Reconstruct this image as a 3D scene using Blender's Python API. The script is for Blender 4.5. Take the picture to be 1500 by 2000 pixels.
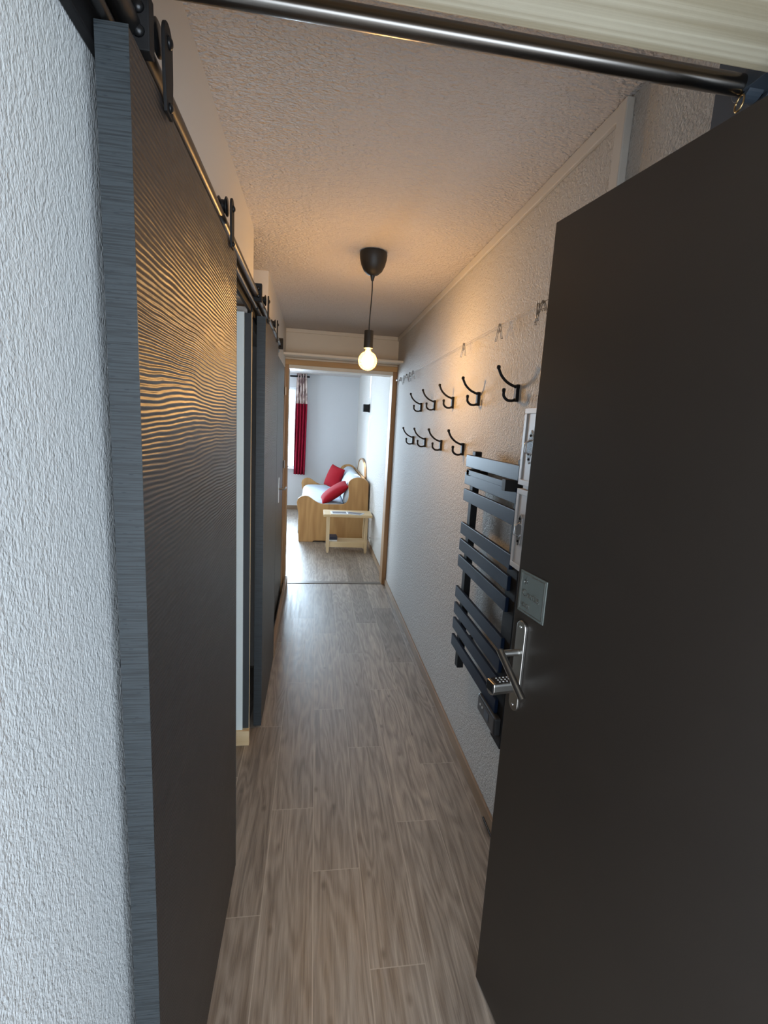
import bpy, bmesh, math, random
from mathutils import Vector, Matrix
random.seed(7)
for o in list(bpy.data.objects): bpy.data.objects.remove(o)
S = bpy.context.scene
COL = S.collection
# ------------------------------------------------------------------ camera
R = [[0.9890384896710614, 0.029632118366535214, 0.14465408224553258],
     [-0.13710684487141464, -0.1793728647189936, 0.9741802135600515],
     [0.05481404052422608, -0.9833347919013204, -0.1733439009535531]]
cd = bpy.data.cameras.new('camera'); cam = bpy.data.objects.new('camera', cd); COL.objects.link(cam)
cam.matrix_world = Matrix(((R[0][0], -R[0][1], -R[0][2], 0), (R[1][0], -R[1][1], -R[1][2], 0),
                           (R[2][0], -R[2][1], -R[2][2], 1.6), (0, 0, 0, 1)))
cd.sensor_fit = 'HORIZONTAL'; cd.sensor_width = 36; cd.lens = 22.68; cd.clip_start = 0.02
S.camera = cam
# ------------------------------------------------------------------ exposure, world, lights
S.view_settings.view_transform = 'Standard'; S.view_settings.look = 'None'
S.view_settings.gamma = 1; S.view_settings.exposure = 0.0; S.view_settings.use_curve_mapping = False
w = bpy.data.worlds.new('sky'); S.world = w; w.use_nodes = True
w.node_tree.nodes['Background'].inputs[0].default_value = (0.72, 0.87, 1.0, 1)
w.node_tree.nodes['Background'].inputs[1].default_value = 9.0

def area(name, loc, target, sx, sy, power, color, spread=180):
    l = bpy.data.lights.new(name, 'AREA'); l.shape = 'RECTANGLE'; l.size = sx; l.size_y = sy
    l.energy = power; l.color = color
    o = bpy.data.objects.new(name, l); COL.objects.link(o); o.location = loc
    o.rotation_euler = (Vector(target) - Vector(loc)).to_track_quat('-Z', 'Y').to_euler()
    l.spread = math.radians(spread)
    return o
area('living_window_daylight', (-1.15, 9.35, 1.55), (-.35, 4.0, 0.6), 1.5, 1.4, 110, (0.68, 0.86, 1.0), 95)
area('side_window_daylight', (-3.3, 6.9, 1.5), (0.7, 6.6, 1.1), 1.8, 1.5, 26, (0.70, 0.84, 1.0))
area('landing_daylight', (.75, -1.45, 1.15), (.25, 3.0, 1.2), 2.2, 2.0, 100, (0.80, 0.90, 1.0))

# ------------------------------------------------------------------ mesh helpers
def box(bm, x0, y0, z0, x1, y1, z1):
    vs = [bm.verts.new(p) for p in ((x0,y0,z0),(x1,y0,z0),(x1,y1,z0),(x0,y1,z0),(x0,y0,z1),(x1,y0,z1),(x1,y1,z1),(x0,y1,z1))]
    for f in ((0,1,2,3),(4,5,6,7),(0,1,5,4),(1,2,6,5),(2,3,7,6),(3,0,4,7)):
        bm.faces.new([vs[i] for i in f])
    return vs
def tube(bm, pts, r, seg=12, cap=True):
    pts = [Vector(p) for p in pts]; rs = r if isinstance(r, (list, tuple)) else [r]*len(pts)
    rings = []; up = None
    for i, p in enumerate(pts):
        t = (pts[min(i+1, len(pts)-1)] - pts[max(i-1, 0)]).normalized()
        if up is None:
            up = Vector((0,0,1)) if abs(t.z) < .9 else Vector((1,0,0))
        a = t.cross(up).normalized(); b = a.cross(t).normalized(); up = b
        rings.append([bm.verts.new(p + (a*math.cos(k*2*math.pi/seg) + b*math.sin(k*2*math.pi/seg))*rs[i]) for k in range(seg)])
    for A, B in zip(rings, rings[1:]):
        for k in range(seg): bm.faces.new((A[k], A[(k+1) % seg], B[(k+1) % seg], B[k]))
    if cap: bm.faces.new(rings[0]); bm.faces.new(rings[-1])
def lathe(bm, prof, c, axis='Z', seg=32):
    c = Vector(c); rings = []
    for r, h in prof:
        ring = []
        for k in range(seg):
            a = k*2*math.pi/seg; u, v = r*math.cos(a), r*math.sin(a)
            p = {'Z': (u, v, h), 'X': (h, u, v), 'Y': (u, h, v)}[axis]
            ring.append(bm.verts.new(c + Vector(p)))
        rings.append(ring)
    for A, B in zip(rings, rings[1:]):
        for k in range(seg): bm.faces.new((A[k], A[(k+1) % seg], B[(k+1) % seg], B[k]))
    bm.faces.new(rings[0]); bm.faces.new(rings[-1])
def prism(bm, pts, axis, a, b):
    def P(p, h): return {'X': (h, p[0], p[1]), 'Y': (p[0], h, p[1]), 'Z': (p[0], p[1], h)}[axis]
    A = [bm.verts.new(P(p, a)) for p in pts]; B = [bm.verts.new(P(p, b)) for p in pts]
    n = len(pts); bm.faces.new(A); bm.faces.new(B)
    for i in range(n): bm.faces.new((A[i], A[(i+1) % n], B[(i+1) % n], B[i]))
def dome(bm, c, r, n, seg=12):
    n = Vector(n).normalized(); c = Vector(c)
    tube(bm, [c, c+n*r*.35, c+n*r*.62, c+n*r*.7], [r, r*.86, r*.5, r*.12], seg)
def catmull(pts, n=8):
    P = [Vector(p) for p in pts]; P = [P[0]*2-P[1]] + P + [P[-1]*2-P[-2]]; out = []
    for i in range(1, len(P)-2):
        for k in range(n):
            t = k/n; a, b, c, d = P[i-1:i+3]
            out.append(.5*((2*b)+(c-a)*t+(2*a-5*b+4*c-d)*t*t+(3*b-a-3*c+d)*t**3))
    out.append(P[-2]); return out
OFF = {}
def obj(name, bm, m, parent=None, loc=None, bevel=0, smooth=False, mw=None, seg=2, raw=False):
    bmesh.ops.recalc_face_normals(bm, faces=bm.faces)
    if mw is not None: bmesh.ops.transform(bm, matrix=mw, verts=bm.verts)
    org = OFF[parent] if parent is not None else Vector(loc or (0,0,0))
    if not raw: bmesh.ops.translate(bm, vec=-org, verts=bm.verts)
    me = bpy.data.meshes.new(name); bm.to_mesh(me); bm.free()
    me.materials.append(m)
    o = bpy.data.objects.new(name, me); COL.objects.link(o)
    if parent is not None: o.parent = parent
    else: o.location = org
    OFF[o] = org
    if smooth:
        for p in me.polygons: p.use_smooth = True
        if smooth == 'auto':
            me.set_sharp_from_angle(angle=math.radians(35))
    if bevel:
        b = o.modifiers.new('bevel', 'BEVEL'); b.width = bevel; b.segments = seg; b.limit_method = 'ANGLE'; b.angle_limit = math.radians(40)
    return o
def thing(name, label, cat, loc, group=None, kind=None):
    o = bpy.data.objects.new(name, None); COL.objects.link(o); o.location = loc; o.empty_display_size = .05
    OFF[o] = Vector(loc)
    if label: o['label'] = label
    if cat: o['category'] = cat
    if group: o['group'] = group
    if kind: o['kind'] = kind
    return o
def tag(o, label=None, cat=None, group=None, kind=None):
    if label: o['label'] = label
    if cat: o['category'] = cat
    if group: o['group'] = group
    if kind: o['kind'] = kind
    return o
def B(): return bmesh.new()
def boxes(*bs):
    bm = B()
    for b in bs: box(bm, *b)
    return bm
def dup(o, parent=None):
    c = o.copy(); COL.objects.link(c)
    if parent is not None: c.parent = parent
    for ch in [x for x in bpy.data.objects if x.parent == o and x is not c]:
        dup(ch, c)
    return c
def subdiv(o, lv=2):
    m = o.modifiers.new('sub', 'SUBSURF'); m.levels = lv; m.render_levels = lv
    for p in o.data.polygons: p.use_smooth = True

# ------------------------------------------------------------------ materials
def nt(name):
    m = bpy.data.materials.new(name); m.use_nodes = True; t = m.node_tree
    return m, t, t.nodes['Principled BSDF']
def N(t, typ, **kw):
    n = t.nodes.new(typ)
    for k, v in kw.items():
        if k in ('operation', 'data_type', 'blend_type', 'noise_dimensions', 'attribute_name', 'interpolation', 'feature', 'wave_type', 'bands_direction', 'normalize'):
            setattr(n, k, v)
    return n
def L(t, a, b): t.links.new(a, b)
def coord(t, scale=(1,1,1), uv=False, rot=(0,0,0)):
    tc = t.nodes.new('ShaderNodeTexCoord'); mp = t.nodes.new('ShaderNodeMapping')
    mp.inputs['Scale'].default_value = scale; mp.inputs['Rotation'].default_value = rot
    L(t, tc.outputs['UV' if uv else 'Object'], mp.inputs['Vector']); return mp.outputs['Vector']
def noise(t, vec, scale, detail=3, rough=.5, dist=0):
    n = t.nodes.new('ShaderNodeTexNoise'); n.inputs['Scale'].default_value = scale; n.inputs['Detail'].default_value = detail
    n.inputs['Roughness'].default_value = rough; n.inputs['Distortion'].default_value = dist
    if vec is not None: L(t, vec, n.inputs['Vector'])
    return n.outputs['Fac']
def ramp(t, fac, stops):
    r = t.nodes.new('ShaderNodeValToRGB'); e = r.color_ramp.elements
    while len(e) < len(stops): e.new(.5)
    for i, (p, c) in enumerate(stops):
        e[i].position = p; e[i].color = (c, c, c, 1) if not isinstance(c, tuple) else (*c, 1)
    L(t, fac, r.inputs['Fac']); return r.outputs['Color']
def math_(t, op, a, b=None, c=None):
    n = t.nodes.new('ShaderNodeMath'); n.operation = op
    for i, v in enumerate((a, b, c)):
        if v is None: continue
        if isinstance(v, (int, float)): n.inputs[i].default_value = v
        else: L(t, v, n.inputs[i])
    return n.outputs[0]
def mix(t, fac, a, b, blend='MIX'):
    n = t.nodes.new('ShaderNodeMix'); n.data_type = 'RGBA'; n.blend_type = blend
    for s, v in ((n.inputs[0], fac), (n.inputs[6], a), (n.inputs[7], b)):
        if isinstance(v, (int, float)): s.default_value = v
        elif isinstance(v, tuple): s.default_value = (*v, 1)
        else: L(t, v, s)
    return n.outputs[2]
def bump(t, bs, h, strength, dist=.01, normal=None):
    n = t.nodes.new('ShaderNodeBump'); n.inputs['Strength'].default_value = strength; n.inputs['Distance'].default_value = dist
    L(t, h, n.inputs['Height'])
    if normal is not None: L(t, normal, n.inputs['Normal'])
    if bs is not None: L(t, n.outputs[0], bs.inputs['Normal'])
    return n.outputs[0]
def plain(name, c, rough=.5, metal=0, bscale=None, bstr=.2, bdist=.002, var=.06, spec=.5, vscale=6):
    m, t, b = nt(name)
    n = noise(t, coord(t), vscale, 4)
    col = mix(t, n, tuple(x*(1-var) for x in c), tuple(min(1, x*(1+var)) for x in c))
    L(t, col, b.inputs['Base Color']); b.inputs['Roughness'].default_value = rough; b.inputs['Metallic'].default_value = metal
    b.inputs['Specular IOR Level'].default_value = spec
    if bscale: bump(t, b, noise(t, coord(t), bscale, 3), bstr, bdist)
    return m
def plaster(name, c, s1, strength, dist, rough=.55, spec=.4, stretch=(1,1,1)):
    m, t, b = nt(name); v = coord(t, stretch)
    n1 = noise(t, v, s1, 2, .5, .3); n2 = noise(t, v, s1*.35, 2)
    h = math_(t, 'ADD', n1, math_(t, 'MULTIPLY', n2, .8))
    big = noise(t, coord(t), 1.3, 3)
    L(t, mix(t, big, tuple(x*.95 for x in c), c), b.inputs['Base Color'])
    b.inputs['Roughness'].default_value = rough; b.inputs['Specular IOR Level'].default_value = spec
    bump(t, b, h, strength, dist); return m
def wood(name, c1, c2, axis='Y', cross=8, stretch=1.2, rough=.5, spec=.4, bstr=.15, knots=True, spread=9, lo=(1,1,1)):
    """growth-ring wood, grain running along axis"""
    m, t, b = nt(name)
    sc = {'X': (stretch, cross, cross), 'Y': (cross, stretch, cross), 'Z': (cross, cross, stretch)}[axis]
    low = noise(t, coord(t, sc), .9, 2, .5)
    fine = noise(t, coord(t, tuple(s*(.6 if i == 'XYZ'.index(axis) else 9) for i, s in enumerate(sc))), 1.6, 3, .6)
    ph = math_(t, 'MULTIPLY', low, spread*6.28)
    rings = math_(t, 'ADD', math_(t, 'MULTIPLY', math_(t, 'SINE', ph), .5), .5)
    f = math_(t, 'ADD', math_(t, 'MULTIPLY', rings, .55), math_(t, 'MULTIPLY', fine, .45))
    col = mix(t, ramp(t, f, [(.2, 0), (.8, 1)]), c1, c2)
    if knots:
        vo = t.nodes.new('ShaderNodeTexVoronoi'); vo.inputs['Scale'].default_value = 2.6
        L(t, coord(t, {'X': (.5,1,1), 'Y': (1,.5,1), 'Z': (1,1,.5)}[axis]), vo.inputs['Vector'])
        k = ramp(t, vo.outputs['Distance'], [(.03, 1), (.07, 0)])
        col = mix(t, k, col, tuple(x*.35 for x in c1))
    L(t, col, b.inputs['Base Color']); b.inputs['Roughness'].default_value = rough; b.inputs['Specular IOR Level'].default_value = spec
    bump(t, b, f, bstr, .001); return m

M = {}
M['near_wall'] = plaster('white_roughcast', (.67,.71,.735), 260, .8, .0032, .40, .5, (1,1,.6))
M['wall'] = plaster('cream_roughcast', (.60,.585,.56), 150, .85, .008, .65, .15)
M['smooth_wall'] = plaster('smooth_white_wall', (.66,.64,.61), 90, .15, .002, .5, .4)
M['ceiling'] = plaster('pitted_ceiling', (.70,.655,.63), 85, 1.0, .014, .7, .25, (1,1.6,1))
M['living_wall'] = plaster('white_living_wall', (.60,.62,.65), 120, .2, .002, .6, .15)
M['white_paint'] = plain('white_paint', (.62,.60,.56), .45)
M['cream_paint'] = plain('cream_paint', (.66,.60,.50), .4)
M['pale_jamb'] = plain('pale_blue_grey_paint', (.75,.85,.87), .4)
M['dark_void'] = plain('dark_closet_paint', (.03,.035,.04), .6)
M['slate'] = plain('slate_laminate', (.035,.055,.075), .35)
M['black'] = plain('black_powder_coat', (.012,.012,.013), .6, 0, 400, .1, spec=.2)
M['blackmetal'] = plain('black_satin_metal', (.02,.021,.023), .3, .6)
M['steel'] = plain('brushed_steel', (.50,.49,.47), .28, 1)
M['darksteel'] = plain('gunmetal_tube', (.20,.19,.18), .25, 1)
M['railtube'] = plain('blackened_tube', (.07,.068,.068), .34, .9)
M['bluegrey'] = plain('blue_grey_enamel', (.075,.10,.135), .4)
M['brass'] = plain('brass_ring', (.6,.42,.2), .3, 1)
M['chrome'] = plain('chrome', (.75,.76,.78), .15, 1)
M['rad'] = plain('black_radiator_enamel', (.006,.014,.036), .44, 0, 500, .06, spec=.12)  # blue in the black base colour stands in for reflected sky
M['entry'] = plain('dark_brown_door_laminate', (.032,.0245,.0195), .42, 0, 700, .08, .001, .1)
M['entry_edge'] = plain('door_edge_brown', (.05,.035,.025), .5)
M['cord'] = plain('black_cable', (.012,.012,.012), .5)
M['red'] = plain('red_cotton', (.30,.009,.018), .9, 0, 300, .3, .001, .12, spec=.15)
M['drape'] = plain('crimson_curtain', (.27,.009,.030), .9, 0, 300, .3, .001, .12, spec=.15)
M['cover'] = plain('pale_blue_bedspread', (.46,.53,.60), .8, 0, 60, .4, .004, .1)
M['paper'] = plain('white_paper', (.75,.76,.78), .5)
M['greyprint'] = plain('grey_print', (.16,.17,.20), .4, 0, None, .2, .002, .5, .5, 40)
M['blueprint'] = plain('pale_blue_print', (.45,.52,.60), .4, 0, None, .2, .002, .3, .5, 30)
M['darkbox'] = plain('navy_card', (.02,.025,.05), .5)
M['plastic_white'] = plain('white_plastic', (.7,.72,.74), .4)
M['pine'] = wood('pale_pine', (.46,.40,.28), (.68,.63,.49), 'X', knots=True, bstr=.3, spread=5, stretch=.5, cross=26)
M['sofa_z'] = wood('honey_pine_upright', (.40,.21,.075), (.52,.30,.12), 'Z', spread=3)
M['sofa_y'] = wood('honey_pine_long', (.40,.21,.075), (.52,.30,.12), 'Y', spread=3)
M['frame_z'] = wood('varnished_frame_upright', (.30,.165,.07), (.42,.25,.12), 'Z', knots=False, spread=2)
M['frame_x'] = wood('varnished_frame_cross', (.42,.24,.10), (.55,.34,.15), 'X', knots=False, spread=2)
M['base_y'] = wood('oak_baseboard', (.26,.17,.105), (.36,.25,.165), 'Y', knots=False, spread=2)
M['base_x'] = wood('oak_baseboard_cross', (.20,.13,.085), (.27,.19,.125), 'X', knots=False, spread=2)
M['raw'] = wood('raw_pine', (.62,.46,.26), (.72,.57,.36), 'X', knots=True, spread=3)
M['rawz'] = wood('raw_pine_upright', (.62,.46,.27), (.72,.57,.37), 'Z', knots=False, spread=3)

def floor_mat():
    m, t, b = nt('vinyl_oak_planks')
    uv = t.nodes.new('ShaderNodeUVMap'); uv.uv_map = 'plank'
    sep = t.nodes.new('ShaderNodeSeparateXYZ'); L(t, uv.outputs[0], sep.inputs[0])
    at = t.nodes.new('ShaderNodeAttribute'); at.attribute_name = 'tone'
    u, v = sep.outputs['X'], sep.outputs['Y']; tone = at.outputs['Fac']
    cmb = t.nodes.new('ShaderNodeCombineXYZ')
    L(t, u, cmb.inputs[0]); L(t, v, cmb.inputs[1]); L(t, math_(t, 'MULTIPLY', tone, 37), cmb.inputs[2])
    def mp(s, ang=0):
        n = t.nodes.new('ShaderNodeMapping'); n.inputs['Scale'].default_value = s; n.inputs['Location'].default_value = (ang, ang*.7, 0); L(t, cmb.outputs[0], n.inputs['Vector']); return n.outputs[0]
    low = noise(t, mp((9, 1.1, 1)), 1, 2, .55)
    rings = math_(t, 'ADD', math_(t, 'MULTIPLY', math_(t, 'SINE', math_(t, 'MULTIPLY', low, 75)), .5), .5)
    fine = noise(t, mp((330, 7, 1)), 1, 3, .7)
    med = noise(t, mp((48, 2.2, 1)), 1, 4, .65)
    f = math_(t, 'ADD', math_(t, 'MULTIPLY', rings, .11), math_(t, 'ADD', math_(t, 'MULTIPLY', fine, .40), math_(t, 'MULTIPLY', med, .44)))
    f = ramp(t, f, [(.33, 0), (.66, 1)])
    col = mix(t, f, (.140,.115,.096), (.415,.360,.305))
    tonec = mix(t, tone, (.78,.76,.75), (1.22,1.19,1.15))
    col = mix(t, 1.0, col, tonec, 'MULTIPLY')
    vo = t.nodes.new('ShaderNodeTexVoronoi'); vo.inputs['Scale'].default_value = 1; L(t, mp((11, 5.5, 1)), vo.inputs['Vector'])
    k = ramp(t, vo.outputs['Distance'], [(.03, 1), (.13, 0)])
    col = mix(t, math_(t, 'MULTIPLY', k, .6), col, (.06,.045,.035))
    # seams: u in [0,.17], v in [0,1.016]
    du = math_(t, 'MINIMUM', u, math_(t, 'SUBTRACT', .17, u)); dv = math_(t, 'MINIMUM', v, math_(t, 'SUBTRACT', 1.016, v))
    dmin = math_(t, 'MINIMUM', du, dv)
    s = ramp(t, math_(t, 'MULTIPLY', dmin, 100), [(.12, 1), (.20, 0)])
    col = mix(t, math_(t, 'MULTIPLY', s, .6), col, (.50,.43,.36))
    L(t, col, b.inputs['Base Color'])
    rn = ramp(t, med, [(.3, .38), (.7, .50)]); L(t, rn, b.inputs['Roughness'])
    b.inputs['Specular IOR Level'].default_value = 1.0
    waves = noise(t, coord(t, (3.5, .9, 1)), 1.6, 3)
    nb = bump(t, None, f, .10, .001)
    bump(t, b, waves, .22, .012, nb)
    return m
M['floor'] = floor_mat()

def barn_mat():
    m, t, b = nt('dark_embossed_ash')
    tc = t.nodes.new('ShaderNodeTexCoord'); sep = t.nodes.new('ShaderNodeSeparateXYZ'); L(t, tc.outputs['Object'], sep.inputs[0])
    n1 = noise(t, coord(t, (1, 1.7, 4)), 1.0, 3, .5)
    n2 = noise(t, coord(t, (1, 14, 120)), 1.0, 2, .5)
    ph = math_(t, 'ADD', math_(t, 'MULTIPLY', sep.outputs['Z'], 6.28/.0085), math_(t, 'MULTIPLY', n1, 38))
    wv = math_(t, 'ADD', math_(t, 'MULTIPLY', math_(t, 'SINE', ph), .5), .5)
    h = math_(t, 'ADD', math_(t, 'MULTIPLY', wv, .6), math_(t, 'MULTIPLY', n2, .6))
    L(t, mix(t, h, (.018,.017,.018), (.032,.029,.029)), b.inputs['Base Color'])
    b.inputs['Roughness'].default_value = .40; b.inputs['Specular IOR Level'].default_value = .5
    bump(t, b, h, .85, .002); return m
M['barn'] = barn_mat()
def barn_edge_mat():
    m, t, b = nt('dashed_edge_banding')
    n = noise(t, coord(t, (10, 10, 420)), 1, 2, .6)
    vo = t.nodes.new('ShaderNodeTexVoronoi'); vo.inputs['Scale'].default_value = 1; L(t, coord(t, (45, 45, 210)), vo.inputs['Vector'])
    c = mix(t, ramp(t, n, [(.40, 0), (.55, 1)]), (.016,.020,.023), (.031,.039,.045))
    c = mix(t, ramp(t, vo.outputs['Distance'], [(.10, 1), (.2, 0)]), c, (.012,.018,.024))
    L(t, c, b.inputs['Base Color']); b.inputs['Roughness'].default_value = .45
    bump(t, b, n, .4, .0008); return m
M['barn_edge'] = barn_edge_mat()
def curtain_mat():
    m, t, b = nt('curtain_print')
    n = noise(t, coord(t, (9, 9, 5)), 1.6, 4, .6)
    L(t, ramp(t, n, [(.38, (.16,.09,.10)), (.52, (.62,.50,.46)), (.68, (.80,.72,.68))]), b.inputs['Base Color'])
    b.inputs['Roughness'].default_value = .85; return m
M['print'] = curtain_mat()
def emis(name, c, s):
    m = bpy.data.materials.new(name); m.use_nodes = True; t = m.node_tree; t.nodes.clear()
    e = t.nodes.new('ShaderNodeEmission'); e.inputs[0].default_value = (*c, 1); e.inputs[1].default_value = s
    o = t.nodes.new('ShaderNodeOutputMaterial'); L(t, e.outputs[0], o.inputs[0]); return m
def shell(name, c, mixf=.12, rough=.02):
    m = bpy.data.materials.new(name); m.use_nodes = True; t = m.node_tree; t.nodes.clear()
    a = t.nodes.new('ShaderNodeBsdfTransparent'); a.inputs[0].default_value = (*c, 1)
    g = t.nodes.new('ShaderNodeBsdfGlossy'); g.inputs['Roughness'].default_value = rough
    x = t.nodes.new('ShaderNodeMixShader'); x.inputs[0].default_value = mixf
    o = t.nodes.new('ShaderNodeOutputMaterial'); L(t, a.outputs[0], x.inputs[1]); L(t, g.outputs[0], x.inputs[2]); L(t, x.outputs[0], o.inputs[0]); return m
M['bulb_core'] = emis('glowing_filament_cloud', (1.0, .64, .29), 430)
M['bulb_glass'] = shell('amber_glass', (1.0, .84, .58), .08)
_t = M['bulb_glass'].node_tree; _m = [n for n in _t.nodes if n.type == 'MIX_SHADER'][0]; _o = [n for n in _t.nodes if n.type == 'OUTPUT_MATERIAL'][0]
_d = _t.nodes.new('ShaderNodeBsdfTranslucent'); _d.inputs[0].default_value = (.9, .50, .14, 1)
_x = _t.nodes.new('ShaderNodeMixShader'); _x.inputs[0].default_value = .10; L(_t, _m.outputs[0], _x.inputs[1]); L(_t, _d.outputs[0], _x.inputs[2]); L(_t, _x.outputs[0], _o.inputs[0])
M['window_glass'] = shell('window_glass', (.97,.98,1.0), .06)

XL, XR, ZC = -.30, .758, 2.444
# ------------------------------------------------------------------ floor
bm = B(); uvl = bm.loops.layers.uv.new('plank'); tl = bm.faces.layers.float.new('tone')
PW, PL_ = .17, 1.016
offs = {-2: 1.366, -1: 1.809, 0: 1.511, 1: 1.171, 2: 1.707, 3: 2.045}
X0, X1, Y0, Y1 = -3.5, 2.6, -1.6, 9.05
for k in range(-21, 16):
    xa = .038 + PW*k; xb = xa + PW
    ca, cb = max(xa, X0), min(xb, X1)
    if cb <= ca: continue
    o_ = offs.get(k, random.random()*PL_) % PL_
    j0 = int((Y0 - o_)//PL_)
    for j in range(j0, j0 + 13):
        ya = o_ + PL_*j; yb = ya + PL_; da, db = max(ya, Y0), min(yb, Y1)
        if db <= da: continue
        vs = [bm.verts.new(p) for p in ((ca,da,0),(cb,da,0),(cb,db,0),(ca,db,0))]
        f = bm.faces.new(vs); f[tl] = random.random()
        for lp, (px, py) in zip(f.loops, ((ca,da),(cb,da),(cb,db),(ca,db))): lp[uvl].uv = (px-xa, py-ya)
me = bpy.data.meshes.new('floor'); bm.to_mesh(me); bm.free(); me.materials.append(M['floor'])
fl = bpy.data.objects.new('floor', me); COL.objects.link(fl); OFF[fl] = Vector()
tag(fl, 'grey-brown oak-look plank vinyl floor running through hallway and living room', kind='structure')
# ------------------------------------------------------------------ shell
def struct(name, bm, m, label=None, **kw): return tag(obj(name, bm, m, **kw), label, kind='structure')
struct('ceiling', boxes((-3.6, -1.7, ZC, 2.7, 9.2, ZC+.12)), M['ceiling'], 'pitted plaster ceiling over the hallway')
# left wall near the camera and around the door openings
bm = B(); prism(bm, [(-1.6, 0), (1.45, 0), (1.45, 2.10), (.60, 2.10), (.60, ZC), (-1.6, ZC)], 'X', -.95, XL)
struct('wall_left', bm, M['near_wall'], 'roughcast white wall nearest on the left')
struct('wall_left_header', boxes((-.95, .60, 2.10, XL, 2.41, ZC)), M['smooth_wall'], 'smooth white wall strip above the sliding door rails')
struct('wall_left_far', boxes((-.95, 3.05, 2.065, -.295, 4.75, ZC), (-.95, 3.05, 0, -.315, 3.20, 2.065), (-.95, 4.50, 0, -.315, 4.75, 2.065)), M['smooth_wall'], 'left wall section above the dark hinged door')
struct('wall_closet', boxes((-.98, 1.45, 0, -.95, 4.75, ZC), (-.95, 2.29, 2.02, -.31, 3.05, 2.08)), M['smooth_wall'], 'back wall of the closets')
struct('wall_closet_end', boxes((-.95, 2.262, 0, -.288, 2.292, 2.05)), M['dark_void'], 'dark end panel of the closet behind the second sliding door')
struct('trim_1', boxes((-.95, 2.247, .078, -.317, 2.262, 2.05)), M['pale_jamb'], 'pale blue-grey jamb strip in the gap beside the first sliding door')
struct('trim_2', boxes((-.288, 2.262, .02, -.2860, 2.270, 2.055)), M['rawz'], 'thin raw wood edge strip of the closet panel')
struct('trim_3', boxes((-.95, 2.235, 0, -.2835, 2.262, .078)), M['raw'], 'small pale wood skirting block at the foot of the jamb')
# right wall
struct('wall_right', boxes((XR, .985, 0, XR+.12, 9.0, ZC)), M['wall'], 'cream roughcast right wall with the coat hooks')
struct('baseboard_right', boxes((XR-.012, 1.30, 0, XR, 9.0, .062)), M['base_y'], 'oak baseboard along the right wall', bevel=.002)
struct('trim_4', boxes((XR-.014, 1.30, 2.404, XR, 4.75, 2.442)), M['white_paint'], 'painted trim strip along the top of the right wall', bevel=.003)
struct('trim_5', boxes((XR-.022, 1.262, .0, XR, 1.302, 2.436)), M['white_paint'], 'upright painted trim strip at the near end of the right wall', bevel=.003)
struct('trim_6', boxes((XR, .50, 0, XR+.3, .985, 2.33)), M['bluegrey'], 'blue-grey steel door frame at the near right')
struct('wall_landing', boxes((XR+.3, .30, 0, 2.7, .45, ZC), (XR, .5, 2.33, XR+.3, .985, ZC), (2.6, -1.6, 0, 2.7, .3, ZC), (-.95, -1.7, 0, 2.7, -1.6, ZC)), M['smooth_wall'], 'landing walls behind and beside the viewpoint')
# partition with the far doorway
struct('wall_partition', boxes((-3.5, 4.75, 0, -.315, 4.87, ZC), (-.315, 4.75, 2.166, XR, 4.87, ZC)), M['cream_paint'], 'cream painted panel over the far doorway')
struct('trim_7', boxes((XL+.005, 4.735, 2.408, XR-.014, 4.75, 2.442)), M['cream_paint'], 'cream moulding where the panel meets the ceiling', bevel=.003)
led = B(); prism(led, [(4.42, 2.168), (4.42, 2.186), (4.75, 2.202), (4.75, 2.184)], 'X', -.294, XR-.001)
struct('trim_8', led, M['cream_paint'], 'cream ledge board projecting over the far doorway')
struct('trim_9', boxes((-.298, 4.725, 2.118, XR-.001, 4.88, 2.166)), M['frame_x'], 'honey wood lintel of the far doorway', bevel=.003)
struct('trim_10', boxes((-.262, 4.72, 2.085, .714, 4.90, 2.118)), M['cream_paint'], 'cream strip under the wood lintel', bevel=.003)
struct('trim_11', boxes((.714, 4.725, 0, XR-.001, 4.89, 2.118)), M['frame_z'], 'brown wood right post of the far doorway', bevel=.004)
struct('trim_12', boxes((-.300, 4.725, 0, -.262, 4.89, 2.118)), M['frame_z'], 'brown wood left post of the far doorway', bevel=.004)
struct('trim_13', boxes((-.262, 4.74, 0, .714, 4.80, .004)), plain('grey_threshold', (.16,.145,.13), .35), 'thin threshold strip across the floor under the far doorway', bevel=.001)
struct('baseboard_left', boxes((-.262, 3.16, 0, -.236, 4.72, .085)), M['base_y'], 'brown wood board at the foot of the left wall', bevel=.002)
# living room
struct('wall_far', boxes((-3.5, 9.0, 0, -1.90, 9.2, ZC), (-.36, 9.0, 0, XR, 9.2, ZC), (-1.90, 9.0, 0, -.36, 9.2, .765), (-1.90, 9.0, 2.195, -.36, 9.2, ZC)), M['living_wall'], 'plain white far wall of the living room')
struct('wall_living_left', boxes((-3.6, 4.75, 0, -3.5, 6.0, ZC), (-3.6, 7.8, 0, -3.5, 9.2, ZC), (-3.6, 6.0, 0, -3.5, 7.8, .7), (-3.6, 6.0, 2.2, -3.5, 7.8, ZC)), M['living_wall'], 'left wall of the living room with a window opening')
struct('baseboard_far', boxes((-3.5, 8.985, 0, XR-.012, 9.0, .075)), M['base_x'], 'dark oak baseboard under the far window')
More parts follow.
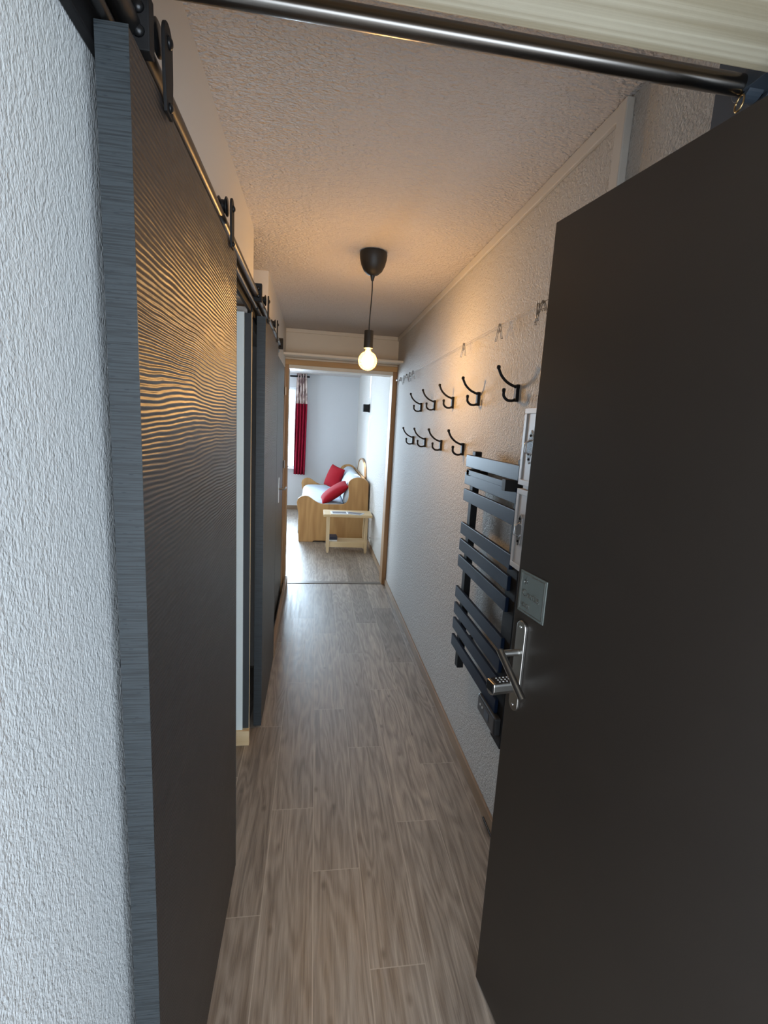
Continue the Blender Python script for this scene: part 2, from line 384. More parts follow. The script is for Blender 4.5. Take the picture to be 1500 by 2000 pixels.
# left exterior reveal of the side window and the sliding window itself
win = thing('window_1', 'bright white window at the far end of the living room', None, (-1.13, 9.1, .765), kind='structure')
obj('window_frame', boxes((-1.90, 9.08, .765, -1.86, 9.14, 2.195), (-.39, 9.08, .765, -.36, 9.14, 2.195), (-1.86, 9.08, .765, -.39, 9.14, .80), (-1.86, 9.08, 2.16, -.39, 9.14, 2.195), (-1.15, 9.08, .80, -1.11, 9.14, 2.16)), M['plastic_white'], win, bevel=.003)
obj('pane', boxes((-1.86, 9.10, .80, -.39, 9.106, 2.16)), M['window_glass'], win)
obj('window_sill', boxes((-1.95, 8.95, .745, -.34, 9.0, .765)), M['plastic_white'], win, bevel=.004)
# ------------------------------------------------------------------ pine beam and cross rail overhead
struct('beam_overhead', boxes((XL, .45, 2.125, XR+.3, .710, 2.335)), M['pine'], 'pale pine beam overhead at the near doorway', bevel=.004)
rod = thing('curtain_rail', 'gunmetal round rail running across the hallway under the pale pine beam', 'rail', (.23, .79, 2.162))
bm = B(); tube(bm, [(-.225, .79, 2.162), (.70, .79, 2.162)], .0145, 24); obj('tube', bm, M['darksteel'], rod, smooth='auto')
bm = B(); tube(bm, [(.652, .79, 2.162), (.678, .79, 2.162)], .021, 24); tube(bm, [(.684, .79, 2.162), (.80, .79, 2.162)], .024, 20)
box(bm, .645, .711, 2.150, XR, .722, 2.20); box(bm, .648, .722, 2.150, .70, .785, 2.185)
tag(obj('bracket', bm, M['bluegrey'], rod, bevel=.001), 'blue-grey end bracket')
bm = B(); pts = [(.648+.002*math.sin(a), .785+.008*math.cos(a), 2.134+.012*math.sin(a)) for a in [i*math.pi/10 for i in range(21)]]
tube(bm, pts, .0014, 8); tag(obj('ring', bm, M['brass'], rod, smooth=True), 'small brass coloured ring')
# ------------------------------------------------------------------ sliding doors with rails
def rail(name, y0, y1, label, stops, lower=True):
    t = thing(name, label, 'rail', (-.26, (y0+y1)/2, 2.11), 'round sliding-door rails on the left wall')
    bm = B(); tube(bm, [(-.262, y0, 2.11), (-.262, y1, 2.11)], .0150, 20); obj('tube', bm, M['railtube'], t, smooth='auto')
    if lower:
        bm = B(); tube(bm, [(-.268, y0, 2.074), (-.270, y1+.07, 2.074)], .008, 12); tag(obj('guide_rod', bm, M['railtube'], t, smooth='auto'), 'thinner lower guide rod')
        obj('mounting_board', boxes((XL+.0005, y0, 2.050, -.286, y1+.05, 2.125)), M['black'], t, bevel=.002)
    for y in stops:
        bm = B(); lathe(bm, [(.012,-.010),(.0235,-.010),(.0235,.010),(.012,.010)], (-.262, y, 2.11), 'Y', 24)
        box(bm, XL+.001, y-.008, 2.098, -.27, y+.008, 2.122)
        box(bm, -.274, y-.011, 2.080, -.236, y+.011, 2.150)
        s = obj('end_stop', bm, M['black'], t, bevel=.0015)
        for z in (2.098, 2.126):
            bm = B(); dome(bm, (-.2500, y-.011, z+.004), .0085, (0,-1,0)); obj('bolt', bm, M['blackmetal'], s, smooth=True)
    return t
rail('sliding_door_rail', -.4, 2.17, 'black round rail over the nearest sliding door, running back past the beam', [.80, 2.18])
rail('sliding_door_rail', 2.27, 3.50, 'black round rail over the second sliding door, beside the recess', [3.50], True)
def hanger(parent, y, z=0):
    bm = B()
    pts = []
    for a in range(13):
        th = math.pi*a/12; pts.append((y + .021*math.cos(th), 2.146 + z + .021*math.sin(th)))
    pts += [(y-.021, 2.10+z), (y-.015, 2.045+z), (y+.015, 2.045+z), (y+.021, 2.10+z)]
    prism(bm, pts, 'X', -.2375, -.2325)
    h = obj('hanger', bm, M['black'], parent, bevel=.001)
    bm = B(); lathe(bm, [(.003,-.013),(.020,-.013),(.0235,-.011),(.0235,-.008),(.016,-.004),(.016,.004),(.0235,.008),(.0235,.011),(.020,.013),(.003,.013)], (-.258, y, 2.146+z), 'X', 28)
    obj('wheel', bm, M['blackmetal'], h, smooth='auto')
    for zb, rb in ((2.142, .009), (2.056, .007)):
        bm = B(); dome(bm, (-.2325, y, zb+z), rb, (1,0,0)); obj('bolt', bm, M['blackmetal'], h, smooth=True)
def barn(name, y0, y1, label, hang):
    t = thing(name, label, None, (-.26, (y0+y1)/2, 0), kind='structure')
    obj('panel', boxes((-.279, y0+.0012, .008, -.2405, y1-.0012, 2.064)), M['barn'], t, bevel=.001)
    obj('edge_banding', boxes((-.2795, y0, .0075, -.240, y0+.0012, 2.0645), (-.2795, y1-.0012, .0075, -.240, y1, 2.0645)), M['barn_edge'], t)
    for y in hang: hanger(t, y)
    return t
barn('door_1', .722, 1.553, 'nearest dark embossed wood sliding door on the left, hung from the rail', (.868, 1.44))
barn('door_2', 2.385, 3.15, 'second dark sliding door, farther down the left side of the hallway', (2.44, 2.985))
# hinged bathroom door
t4 = thing('door_3', 'dark hinged door with lever handle, last on the left before the doorway', None, (-.3, 3.9, 0), kind='structure')
obj('leaf', boxes((-.314, 3.21, .01, -.282, 4.42, 2.062)), M['barn'], t4, bevel=.002)
obj('door_frame', boxes((-.314, 4.43, 0, -.276, 4.49, 2.062)), M['frame_z'], t4, bevel=.003)
bm = B(); box(bm, -.282, 3.93, .95, -.278, 3.97, 1.15); tube(bm, [(-.278, 3.95, 1.06), (-.236, 3.95, 1.06), (-.232, 3.955, 1.06), (-.232, 4.06, 1.06)], .008, 10)
obj('handle', bm, M['steel'], t4, smooth='auto')
for z in (1.86, 1.22): 
    bm = B(); tube(bm, [(-.272, 4.425, z-.035), (-.272, 4.425, z+.035)], .008, 10); obj('hinge', bm, M['chrome'], t4, smooth='auto')
# ------------------------------------------------------------------ entry door (opened into the hallway)
dv = Vector((.1604, -.98705, 0)); nv = Vector((-.98705, -.1604, 0)); p0 = Vector((.518, 1.118, 0))
DM = Matrix(((dv.x, nv.x, 0, p0.x), (dv.y, nv.y, 0, p0.y), (0, 0, 1, 0), (0, 0, 0, 1)))   # local: s along door, off toward the hallway, z
ent = thing('door_4', 'dark brown entrance door standing open on the right', None, (.58, .72, 0), kind='structure')
def dobj(name, bm, m, parent=ent, **kw):
    bmesh.ops.transform(bm, matrix=DM, verts=bm.verts); return obj(name, bm, m, parent, **kw)
dobj('leaf', boxes((.001, -.042, .008, .86, 0, 2.07)), M['entry'], bevel=.0015)
dobj('edge_strip', boxes((-.0005, -.040, .009, .001, -.002, 2.069)), M['entry_edge'])
# notice plate (a flat sign fixed to the door)
plate = thing('door_plaque', 'small square grey metal plaque with engraved lettering on the entrance door', 'sign', tuple(p0 + dv*.068 + Vector((0,0,1.165))))
dobj('plate', boxes((.015, .0002, 1.165, .121, .003, 1.270)), plain('zinc_plate', (.14,.16,.15), .4, .0), plate, bevel=.0008)
dobj('border', boxes((.021, .003, 1.170, .115, .0038, 1.1718), (.021, .003, 1.2632, .115, .0038, 1.265), (.021, .003, 1.1718, .0226, .0038, 1.2632), (.1134, .003, 1.1718, .115, .0038, 1.2632)), M['steel'], plate)
def text_part(txt, s, z, size, m, parent, off=.0036, depth=.0007):
    cu = bpy.data.curves.new('t', 'FONT'); cu.body = txt; cu.size = size; cu.extrude = depth; cu.resolution_u = 3
    to = bpy.data.objects.new('t', cu); COL.objects.link(to)
    bpy.context.view_layer.update()
    me = bpy.data.meshes.new_from_object(to.evaluated_get(bpy.context.evaluated_depsgraph_get()))
    bpy.data.objects.remove(to)
    bm = B(); bm.from_mesh(me); bpy.data.meshes.remove(me)
    for v in bm.verts: v.co = Vector((s + v.co.x, off + v.co.z, z + v.co.y))
    return dobj('lettering', bm, m, parent)
text_part('Cortie', .030, 1.208, .026, M['steel'], plate)
text_part('4002', .030, 1.181, .017, M['steel'], plate)
bm = B()
for a in range(3):
    c, s_ = math.cos(a*math.pi/3+.5), math.sin(a*math.pi/3+.5)
    tube(bm, [(.041-c*.008, .0035, 1.246-s_*.008), (.041+c*.008, .0035, 1.246+s_*.008)], .0008, 6)
dobj('emblem', bm, M['steel'], plate)
# escutcheon, lever, keypad knob
bm = B(); pts = []
for k in range(13): a = math.pi*k/12; pts.append((.048+.0185*math.cos(a), 1.128+.0185*math.sin(a)))
for k in range(13): a = math.pi+math.pi*k/12; pts.append((.048+.0185*math.cos(a), .925+.0185*math.sin(a)))
prism(bm, pts, 'Y', 0, .009)
esc = dobj('handle_plate', bm, M['steel'], bevel=.002)
bm = B(); tube(bm, [(.048, .009, 1.064), (.046, .052, 1.064)], .0085, 20); tube(bm, [(.040, .056, 1.069), (.155, .058, 1.002)], .0088, 20)
dobj('lever', bm, M['steel'], esc, smooth='auto')
bm = B()
pts = [(-.017,.014),(.017,.014),(.019,.008),(.019,-.006),(.014,-.016),(.005,-.020),(-.005,-.020),(-.014,-.016),(-.019,-.006),(-.019,.008)]
prism(bm, [(.046+a, .978+b) for a, b in pts], 'Y', .009, .078)
kn = dobj('keypad_knob', bm, M['steel'], esc, bevel=.002)
dobj('knob_cap', boxes((.031, .078, .968, .061, .0795, .989)), M['black'], kn, bevel=.0005)
bm = B(); box(bm, .031, .020, .992, .061, .070, .9927); dobj('keypad', bm, M['black'], kn)
for i in range(4):
    for j in range(3):
        bm = B(); dome(bm, (.037+.009*j, .027+.010*i, .9927), .0026, (0,0,1), 8); dobj('keypad_button', bm, M['plastic_white'], kn, smooth=True)
for z in (1.131, .922):
    bm = B(); dome(bm, (.048, .009, z), .004, (0,1,0)); dobj('screw', bm, M['chrome'], esc, smooth=True)
# ------------------------------------------------------------------ pendant lamp
LX, LY = .257, 2.56
lamp = thing('pendant_lamp', 'black pendant lamp with a bare lit globe bulb hanging from the hallway ceiling', 'lamp', (LX, LY, ZC))
bm = B(); lathe(bm, [(.060,0),(.066,-.004),(.068,-.014),(.066,-.035),(.059,-.062),(.046,-.088),(.028,-.104),(.012,-.110),(.009,-.122),(.006,-.134)], (LX, LY, ZC), 'Z', 40)
obj('canopy', bm, M['cord'], lamp, smooth='auto')
bm = B(); tube(bm, catmull([(LX, LY, ZC-.13), (LX+.001, LY, 2.25), (LX-.004, LY, 2.14), (LX-.005, LY, 2.068)]), .003, 10); obj('cord', bm, M['cord'], lamp, smooth=True)
LX -= .005
bm = B(); lathe(bm, [(.005,2.074),(.022,2.074),(.0235,2.071),(.0235,1.988),(.018,1.986)], (LX, LY, 0), 'Z', 28); obj('socket', bm, M['cord'], lamp, smooth='auto')
prof = [(.012, 1.987), (.0135, 1.978)] + [(.0475*math.sin(a), 1.926+.0475*math.cos(a)) for a in [.36+i*(math.pi-.38)/22 for i in range(23)]]
bm = B(); lathe(bm, prof, (LX, LY, 0), 'Z', 40); bl = obj('bulb', bm, M['bulb_glass'], lamp, smooth=True)
bm = B(); lathe(bm, [(.006, 1.975), (.010, 1.962)] + [(.030*math.sin(a), 1.924+.034*math.cos(a)) for a in [.4+i*(math.pi-.42)/14 for i in range(15)]], (LX, LY, 0), 'Z', 24)
obj('filament', bm, M['bulb_core'], bl, smooth=True)
# ------------------------------------------------------------------ coat hooks
def hook_mesh():
    up = B(); tube(up, catmull([(-.004, 0, .010), (-.022, 0, .014), (-.048, 0, .026), (-.072, 0, .048), (-.086, 0, .074)]), [.0062]*6+[.0052]*27, 10)
    lathe(up, [(.001,-.008),(.0065,-.006),(.0078,0),(.0065,.006),(.001,.008)], (-.0865, 0, .078), 'Z', 12)
    lo = B(); tube(lo, catmull([(-.004, 0, -.030), (-.018, 0, -.040), (-.040, 0, -.040), (-.056, 0, -.026), (-.058, 0, -.008)]), .0054, 10)
    lathe(lo, [(.001,-.008),(.0062,-.006),(.0074,0),(.0062,.006),(.001,.008)], (-.058, 0, -.004), 'Z', 12)
    pl = B(); prism(pl, [(-.009,-.044),(.009,-.044),(.011,-.035),(.009,0),(.012,.014),(.009,.020),(-.009,.020),(-.012,.014),(-.009,0),(-.011,-.035)], 'X', -.013, 0)
    return up, lo, pl
HK = [(1.805, 1.765, 'upper', 'nearest and largest coat hook in the upper row, beside the entrance door'),
      (2.255, 1.765, 'upper', 'second nearest coat hook in the upper row, right of the lamp-lit stripe'),
      (2.69, 1.765, 'upper', 'middle coat hook of the five in the upper row'),
      (3.12, 1.765, 'upper', 'second farthest coat hook of the upper row'),
      (3.53, 1.765, 'upper', 'farthest coat hook of the upper row, toward the living room doorway'),
      (2.435, 1.52, 'lower', 'nearest coat hook of the lower row, right above the black radiator'),
      (2.88, 1.52, 'lower', 'second nearest coat hook of the four in the lower row'),
      (3.32, 1.52, 'lower', 'second farthest coat hook of the lower row'),
      (3.75, 1.52, 'lower', 'farthest coat hook of the lower row, nearest the living room doorway')]
proto = None
for y, z, row, lab in HK:
    if proto is None:
        proto = thing('coat_hook', 'black iron double ' + lab, 'hook', (XR, y, z), 'black coat hooks on the right wall')
        up, lo, pl = hook_mesh()
        for nm, b_ in (('upper_prong', up), ('lower_prong', lo), ('back_plate', pl)):
            obj(nm, b_, M['black'], proto, smooth='auto', raw=True)
    else:
        c = dup(proto); c.location = (XR, y, z); c['label'] = 'black iron double ' + lab
# ------------------------------------------------------------------ wire with clips
wx = XR-.028
wire = thing('hanging_wire', 'thin steel wire stretched along the right wall above the coat hooks', 'wire', (wx, 3.0, 2.03))
bm = B(); tube(bm, catmull([(wx, 1.50, 2.033), (wx, 2.5, 2.031), (wx, 3.5, 2.028), (wx, 4.56, 2.028)]), .0012, 6); obj('cable', bm, plain('dull_wire', (.34,.31,.27), .6, .5), wire, smooth=True)
for y in (1.50, 4.56):
    bm = B(); tube(bm, [(XR, y, 2.03), (wx-.006, y, 2.03)], .005, 12); lathe(bm, [(.003,-.007),(.008,-.006),(.008,.006),(.003,.007)], (wx, y, 2.03), 'X', 14); obj('wire_mount', bm, M['chrome'], wire, smooth='auto')
def clip_bm():
    bm = B()
    for s in (-1, 1):
        tube(bm, [(0, s*.002, .006), (0, s*.016, -.024), (.0, s*.034, -.058)], .0011, 6)
        tube(bm, [(-.006, s*.002, .006), (-.006, s*.016, -.024), (-.006, s*.034, -.058)], .0011, 6)
        tube(bm, [(0, s*.034, -.058), (-.006, s*.034, -.058)], .0011, 6)
    pts = [(-.003+.004*math.cos(a), -.016+.032*a/(6*math.pi), -.024+.004*math.sin(a)) for a in [i*math.pi/5 for i in range(31)]]
    tube(bm, pts, .0009, 5)
    tube(bm, [(-.003+.005*math.cos(a), 0, .004*math.sin(a)) for a in [i*math.pi/5 for i in range(11)]], .0011, 5)
    return bm
CL = [(1.60, .25, 'steel clothes clip on the wire right beside the entrance door, nearest of all', 'wire clip hanging nearest the entrance door'),
      (1.635, -.35, 'second steel clothes clip of the near pair, crossed behind the nearest one', ''),
      (1.985, 0, 'single steel clothes clip hanging alone above the nearest upper coat hook', ''),
      (2.475, 0, 'single steel clothes clip hanging alone on the wire at the lamp-lit stripe', ''),
      (3.79, .3, 'nearest steel clothes clip of the bunch by the living room doorway', ''),
      (3.92, -.5, 'second steel clothes clip of the bunch by the living room doorway', ''),
      (4.06, .6, 'middle steel clothes clip of the bunch by the living room doorway', ''),
      (4.18, -.2, 'fourth steel clothes clip of the bunch by the living room doorway', ''),
      (4.34, .5, 'farthest steel clothes clip of the bunch by the living room doorway', '')]
pc = None
for y, rz, lab, _ in CL:
    if pc is None:
        pc = obj('clothes_clip', clip_bm(), plain('dull_clip_steel', (.22,.21,.20), .35, 1), None, loc=(0,0,0), smooth=True)
        tag(pc, lab, 'clip', 'steel clips on the wall wire'); c = pc
    else:
        c = pc.copy(); COL.objects.link(c); c['label'] = lab
    c.location = (wx, y, 2.031); c.rotation_euler = (0, 0, rz)
# ------------------------------------------------------------------ towel radiator
rad = thing('towel_radiator', 'black flat-slat electric towel radiator on the right wall beside the entrance door', 'radiator', (.70, 1.83, .5))
for z0, z1 in ((1.443,1.497),(1.365,1.419),(1.289,1.343),(1.134,1.188),(1.056,1.110),(.978,1.032),(.826,.880),(.746,.800),(.669,.723),(.585,.639)):
    obj('slat', boxes((.679, 1.545, z0, .692, 2.128, z1)), M['rad'], rad, bevel=.002)
obj('post', boxes((.692, 2.045, .50, .722, 2.085, 1.515)), M['black'], rad, bevel=.002)
obj('post', boxes((.692, 1.50, .47, .722, 1.59, 1.515)), M['black'], rad, bevel=.002)
for yb, zb in ((1.56, 1.40), (2.05, 1.40), (1.56, .62), (2.05, .62)): obj('wall_bracket', boxes((.722, yb, zb, XR, yb+.03, zb+.03)), M['black'], rad)
bm = boxes((.655, 1.575, 1.415, .661, 2.035, 1.437)); tag(obj('towel_bar', bm, M['rad'], rad, bevel=.001), 'slim towel bar with dark brackets')
for bp, za, zb in (([(.648, 1.575), (.648, 1.605), (.692, 1.60), (.692, 1.55)], 1.405, 1.445), ([(.655, 2.0), (.655, 2.035), (.692, 2.06), (.692, 2.0)], 1.412, 1.44)):
    bm = B(); prism(bm, bp, 'Z', za, zb); obj('towel_bar_bracket', bm, M['black'], rad, bevel=.001)
ctl = obj('control_box', boxes((.668, 1.51, .515, .705, 1.69, .585)), plain('dark_control_plastic', (.035,.037,.04), .3), rad, bevel=.008, seg=3)
for y in (1.655, 1.632):
    bm = B(); lathe(bm, [(.0045,-.001),(.0045,.001)], (.667, y, .555), 'X', 12); obj('button', bm, M['plastic_white'], ctl)
obj('display', boxes((.6665, 1.565, .535, .668, 1.61, .568)), M['bluegrey'], ctl)
# ------------------------------------------------------------------ white wall cabinet with two doors
cab = thing('wall_cabinet', 'narrow white two-door wall cabinet with ornate handles half hidden by the entrance door', 'cabinet', (.69, 1.2, 1.2))
WC = plain('cabinet_white', (.56,.54,.53), .4)
obj('body', boxes((.625, 1.02, 1.195, XR, 1.383, 1.68)), WC, cab, bevel=.003)
for k, (z0, z1) in enumerate(((1.452, 1.676), (1.199, 1.440))):
    d_ = obj('door', boxes((.612, 1.025, z0, .625, 1.385, z1)), WC, cab, bevel=.0015)
    fr = boxes((.609, 1.025, z0, .612, 1.385, z0+.016), (.609, 1.025, z1-.016, .612, 1.385, z1), (.609, 1.369, z0+.016, .612, 1.385, z1-.016), (.609, 1.025, z0+.016, .612, 1.041, z1-.016))
    obj('door_frame', fr, WC, d_, bevel=.001)
    zc = (z0+z1)/2; yc = (1.322, 1.338)[k]; bm = B()
    prism(bm, [(yc-.010, zc-.042), (yc+.003, zc-.048), (yc+.012, zc-.03), (yc+.018, zc-.012), (yc+.022, zc), (yc+.018, zc+.014), (yc+.010, zc+.03), (yc+.002, zc+.05), (yc-.012, zc+.04), (yc-.018, zc+.012), (yc-.018, zc-.014)], 'X', .606, .612)
    h_ = obj('handle', bm, M['chrome'], d_, bevel=.0015)
    bm = B(); tube(bm, [(.606, yc, zc-.02), (.592, yc, zc-.012), (.592, yc, zc+.012), (.606, yc, zc+.02)], .003, 8); obj('pull', bm, M['chrome'], h_, smooth=True)
    for dz in (-.034, .034):
        bm = B(); dome(bm, (.606, yc+.002, zc+dz), .004, (-1,0,0), 8); obj('screw', bm, M['black'], h_, smooth=True)
# dark cable end on the baseboard
bm = B(); tube(bm, [(.742, 1.69, .012), (.742, 1.50, .012)], .004, 8); tag(obj('cable_stub', bm, M['cord'], None, loc=(.742, 1.6, .008), smooth='auto'), 'short black cable lying against the baseboard beside the entrance door foot', 'cable')
# ------------------------------------------------------------------ sofa
side = [(-.188,0),(-.196,.20),(-.198,.391),(-.214,.48),(-.222,.541),(-.208,.590),(-.171,.620),(-.120,.633),(-.075,.628),(-.035,.605),(.005,.575),(.052,.546),(.103,.528),(.160,.523),(.260,.523),(.350,.525),(.405,.533),(.440,.553),(.462,.592),(.471,.640),(.471,.70),(.464,.75),(.456,.80),(.462,.835),(.482,.864),(.52,.89),(.57,.903),(.62,.903),(.66,.893),(.695,.872),(.722,.845),(.735,.82),(.742,.45),(.742,0),(.62,0),(.60,.018),(.02,.018),(0,0)]
sofa = thing('bench_sofa', 'honey pine bench sofa with scalloped side panels and pale blue cover in the living room', 'sofa', (.27, 7.6, 0))
bm = B(); prism(bm, side, 'Y', 6.50, 6.535); obj('side_panel', bm, M['sofa_z'], sofa, bevel=.005)
bm = B(); prism(bm, side, 'Y', 8.665, 8.70); obj('side_panel', bm, M['sofa_z'], sofa, bevel=.005)
obj('front_board', boxes((-.165, 6.535, .05, -.14, 8.665, .34)), M['sofa_y'], sofa, bevel=.004)
obj('seat_base', boxes((-.14, 6.535, .30, .70, 8.665, .34)), M['sofa_y'], sofa, bevel=.003)
bm = B(); prism(bm, [(.56, .35), (.60, .35), (.725, .85), (.70, .86)], 'Y', 6.535, 8.665); obj('back_board', bm, M['sofa_y'], sofa, bevel=.003)
def soft_prism(pts, y0, y1, n=14, amp=.006):
    bm = B(); rings = []
    for j in range(n+1):
        y = y0+(y1-y0)*j/n; rings.append([bm.verts.new((x+random.uniform(-amp,amp), y, z+random.uniform(-amp,amp))) for x, z in pts])
    for A, B_ in zip(rings, rings[1:]):
        for k in range(len(pts)): bm.faces.new((A[k], A[(k+1) % len(pts)], B_[(k+1) % len(pts)], B_[k]))
    bm.faces.new(rings[0]); bm.faces.new(rings[-1]); return bm
ms = obj('seat_cover', soft_prism([(-.175,.36),(-.19,.44),(-.18,.50),(-.13,.535),(0,.535),(.15,.53),(.30,.525),(.43,.525),(.44,.42),(.43,.36),(.1,.35)], 6.545, 8.655), M['cover'], sofa); subdiv(ms, 1)
mb = obj('back_cover', soft_prism([(.40,.52),(.41,.60),(.45,.72),(.50,.83),(.56,.885),(.63,.885),(.69,.85),(.66,.78),(.60,.60),(.57,.50),(.48,.48)], 6.545, 8.655), M['cover'], sofa); subdiv(mb, 1)
def cushion(name, label, c, size, th, rot):
    bm = B(); n = 10; top = {}; bot = {}
    for i in range(n+1):
        for j in range(n+1):
            u, v = i/n*2-1, j/n*2-1
            e = max(0, (1-u*u))**.45*max(0, (1-v*v))**.45
            k = 1-.06*(1-abs(u)**2)*(abs(v)**3); k2 = 1-.06*(1-abs(v)**2)*(abs(u)**3)
            x, y = u*size/2*k2, v*size/2*k
            top[i, j] = bm.verts.new((x, y, th/2*e)); bot[i, j] = top[i, j] if (i in (0, n) or j in (0, n)) else bm.verts.new((x, y, -th/2*e))
    for i in range(n):
        for j in range(n):
            bm.faces.new((top[i,j], top[i+1,j], top[i+1,j+1], top[i,j+1]))
            q = (bot[i,j], bot[i,j+1], bot[i+1,j+1], bot[i+1,j])
            bm.faces.new(q)
    bmesh.ops.recalc_face_normals(bm, faces=bm.faces)
    o = obj(name, bm, M['red'], None, loc=(0,0,0)); subdiv(o, 1); o.location = c; o.rotation_euler = rot
    return tag(o, label, 'cushion', 'red cushions on the bench sofa')
R_ = math.radians
uu = Vector((.212, -.33, -.068)).normalized(); vv = Vector((.164, 0, .365)); vv = (vv - uu*vv.dot(uu)).normalized(); ww = uu.cross(vv)
cushion('red_cushion', 'red square cushion propped in the far corner of the bench sofa', (.325, 8.02, .735), .40, .14, Matrix((uu, vv, ww)).transposed().to_euler())
cushion('red_cushion', 'red cushion lying slanted behind the near side panel of the bench sofa', (.285, 6.80, .655), .47, .15, (R_(4), R_(-36), 0))
# arched panel behind the sofa back
bm = B(); arc = [(7.00,.835),(7.03,.93),(7.12,1.02),(7.27,1.075),(7.50,1.085),(7.75,1.07),(7.95,1.03),(8.15,.95),(8.25,.86),(8.1,.80),(7.2,.80)]
prism(bm, arc, 'X', .728, .750)
ap = tag(obj('arched_panel', bm, plain('pale_panel_wood', (.58,.50,.40), .5), None, loc=(.74, 7.6, .8), bevel=.004), 'pale arched wooden panel standing against the wall behind the sofa back', 'panel')
bm = B(); tube(bm, catmull([(.735, 7.00, .84), (.730, 7.12, 1.02), (.728, 7.5, 1.088), (.730, 7.95, 1.032), (.735, 8.24, .86)]), .014, 8); obj('rim', bm, M['frame_z'], ap, smooth=True)
# stored things at the sofa's front
tag(obj('storage_box', boxes((-.215, 7.0, 0, -.175, 7.5, .20)), M['darkbox'], None, loc=(-.2, 7.2, 0), bevel=.004), 'flat dark box standing on the floor in front of the bench sofa', 'box')
tag(obj('paper_stack', boxes((-.215, 7.05, .20, -.18, 7.40, .32)), M['blueprint'], None, loc=(-.2, 7.2, .2), bevel=.003), 'pale blue and white packet on the dark box in front of the sofa', 'packet')
# ------------------------------------------------------------------ side table
tb = thing('side_table', 'low raw pine side table with a lower shelf, in front of the sofa side panel', 'table', (.43, 6.08, 0))
obj('tabletop', boxes((.128, 5.88, .470, .733, 6.22, .502)), M['raw'], tb, bevel=.003)
for x0, y0 in ((.172, 5.925), (.648, 5.925), (.172, 6.15), (.648, 6.15)):
    bm = B(); box(bm, x0, y0, .03, x0+.036, y0+.036, .47)
    vs = box(bm, x0+.008, y0+.008, 0, x0+.028, y0+.028, .03); vs[4].co.x -= .008; vs[7].co.x -= .008; vs[5].co.x += .008; vs[6].co.x += .008
    obj('leg', bm, M['rawz'], tb, bevel=.002)
obj('shelf', boxes((.180, 5.945, .125, .676, 6.17, .143)), M['raw'], tb, bevel=.002)
obj('shelf_rail', boxes((.208, 5.935, .075, .648, 5.950, .140)), M['raw'], tb, bevel=.002)
def sheet(name, x0, y0, w, d, z, h, rz, m, label, cat, band=None, loc=None, group=None):
    bm = B(); box(bm, -w/2, -d/2, 0, w/2, d/2, h)
    o = obj(name, bm, m, None, loc=(0,0,0), bevel=min(.002, h*.3)); o.location = (x0, y0, z); o.rotation_euler = (0, 0, rz)
    if band:
        bm = B(); box(bm, -w*.40, -d*.32, h, w*.40, d*.36, h+.0006); tag(obj('cover_picture', bm, band, o), 'printed cover picture')
    return tag(o, label, cat, group)
sheet('magazine', .325, 6.00, .215, .19, .502, .006, .03, M['paper'], 'white magazine with a dark cover picture on the left of the side table', 'magazine', M['greyprint'], group='magazines on the side table')
sheet('magazine', .515, 5.99, .22, .15, .502, .005, -.45, M['blueprint'], 'pale blue leaflet lying askew on the right of the side table', 'magazine', M['greyprint'], group='magazines on the side table')
sheet('book', .255, 6.04, .11, .15, .143, .016, .0, M['plastic_white'], 'white-edged book at the bottom left of the side table shelf', 'book')
sheet('game_box', .258, 6.05, .10, .14, .159, .042, .05, M['darkbox'], 'dark navy box on top of the book on the side table shelf', 'box')
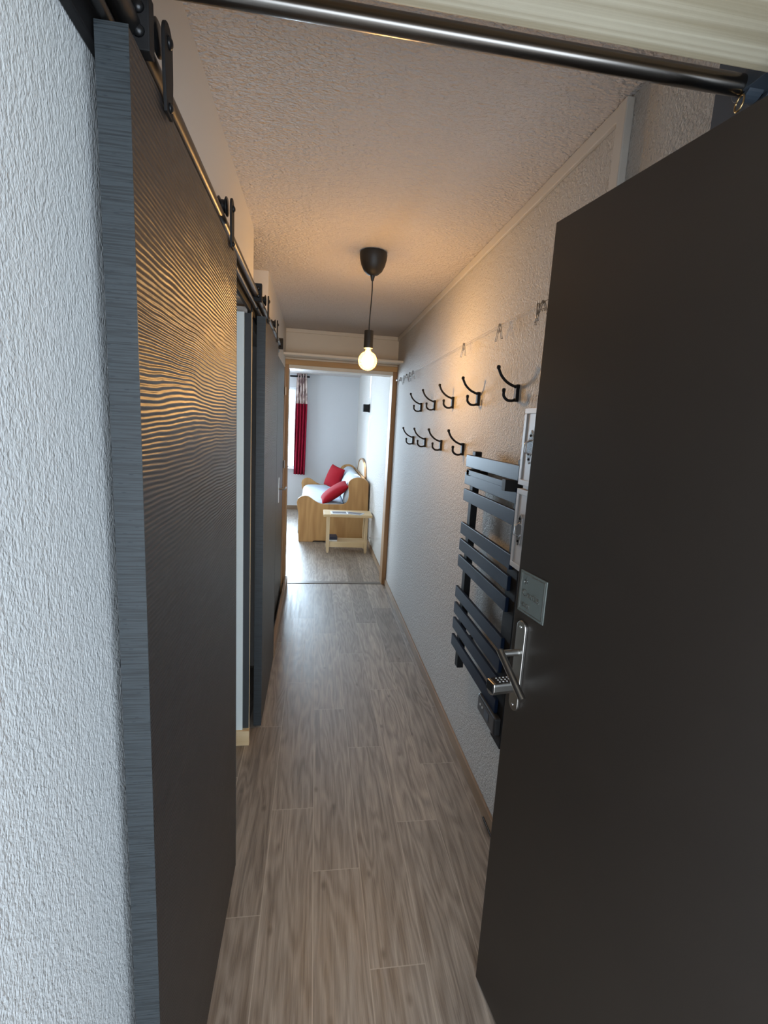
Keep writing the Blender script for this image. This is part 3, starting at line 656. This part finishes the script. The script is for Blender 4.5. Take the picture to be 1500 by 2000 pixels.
# ------------------------------------------------------------------ curtain
cu = thing('curtain', 'red curtain with a printed beige top panel hanging right of the far window', 'curtain', (-.27, 8.88, .66))
def folds(z0, z1, w0, w1, c0, c1, nz=10):
    bm = B(); rows = []
    for j in range(nz+1):
        f = j/nz; z = z0+(z1-z0)*f; wd = w0+(w1-w0)*f; c = c0+(c1-c0)*f; row = []
        for i in range(49):
            u = i/48; a = u*2*math.pi*4.0
            row.append(bm.verts.new((c+(u-.5)*wd, 8.88+.030*math.sin(a+.5*math.sin(z*3)), z)))
        rows.append(row)
    for A, B_ in zip(rows, rows[1:]):
        for i in range(48): bm.faces.new((A[i], A[i+1], B_[i+1], B_[i]))
    return bm
for nm, args, m in (('red_drape', (.665, 1.92, .20, .205, -.275, -.262), M['drape']), ('printed_panel', (1.92, 2.435, .205, .175, -.262, -.265), M['print'])):
    o = obj(nm, folds(*args), m, cu, smooth=True); md = o.modifiers.new('solid', 'SOLIDIFY'); md.thickness = .003
for i in range(4):
    bm = B(); lathe(bm, [(.018,-.003),(.024,-.003),(.024,.003),(.018,.003)], (-.33+.043*i, 8.88, 2.385), 'X', 16); obj('eyelet', bm, M['steel'], cu, smooth='auto')
rd = thing('curtain_rod', 'short black curtain rod above the far window', 'rod', (-.3, 8.88, 2.385))
bm = B(); tube(bm, [(-.47, 8.88, 2.385), (-.13, 8.88, 2.385)], .016, 14); obj('rod', bm, M['black'], rd, smooth='auto')
bm = B(); tube(bm, [(-.15, 8.88, 2.385), (-.15, 9.0, 2.385)], .008, 10); obj('rod_bracket', bm, M['black'], rd, smooth='auto')
# ------------------------------------------------------------------ sconce
sc = thing('wall_sconce', 'black box wall light shining up and down on the living room right wall', 'lamp', (.70, 7.08, 1.85))
obj('housing', boxes((.665, 7.03, 1.795, XR-.012, 7.13, 1.90)), M['black'], sc, bevel=.003)
obj('wall_plate', boxes((XR-.012, 7.03, 1.79, XR, 7.13, 1.905)), M['black'], sc)
for s in (-1, 1):
    l = bpy.data.lights.new('sconce_beam', 'SPOT'); l.energy = 90; l.spot_size = math.radians(22); l.spot_blend = .5; l.color = (1, .97, .92); l.shadow_soft_size = .01
    lo = bpy.data.objects.new('sconce_beam', l); COL.objects.link(lo); lo.parent = sc
    lo.location = (.738-.70, 0, (.055 if s > 0 else -.06)); lo.rotation_euler = ((math.pi if s > 0 else 0), 0, 0)
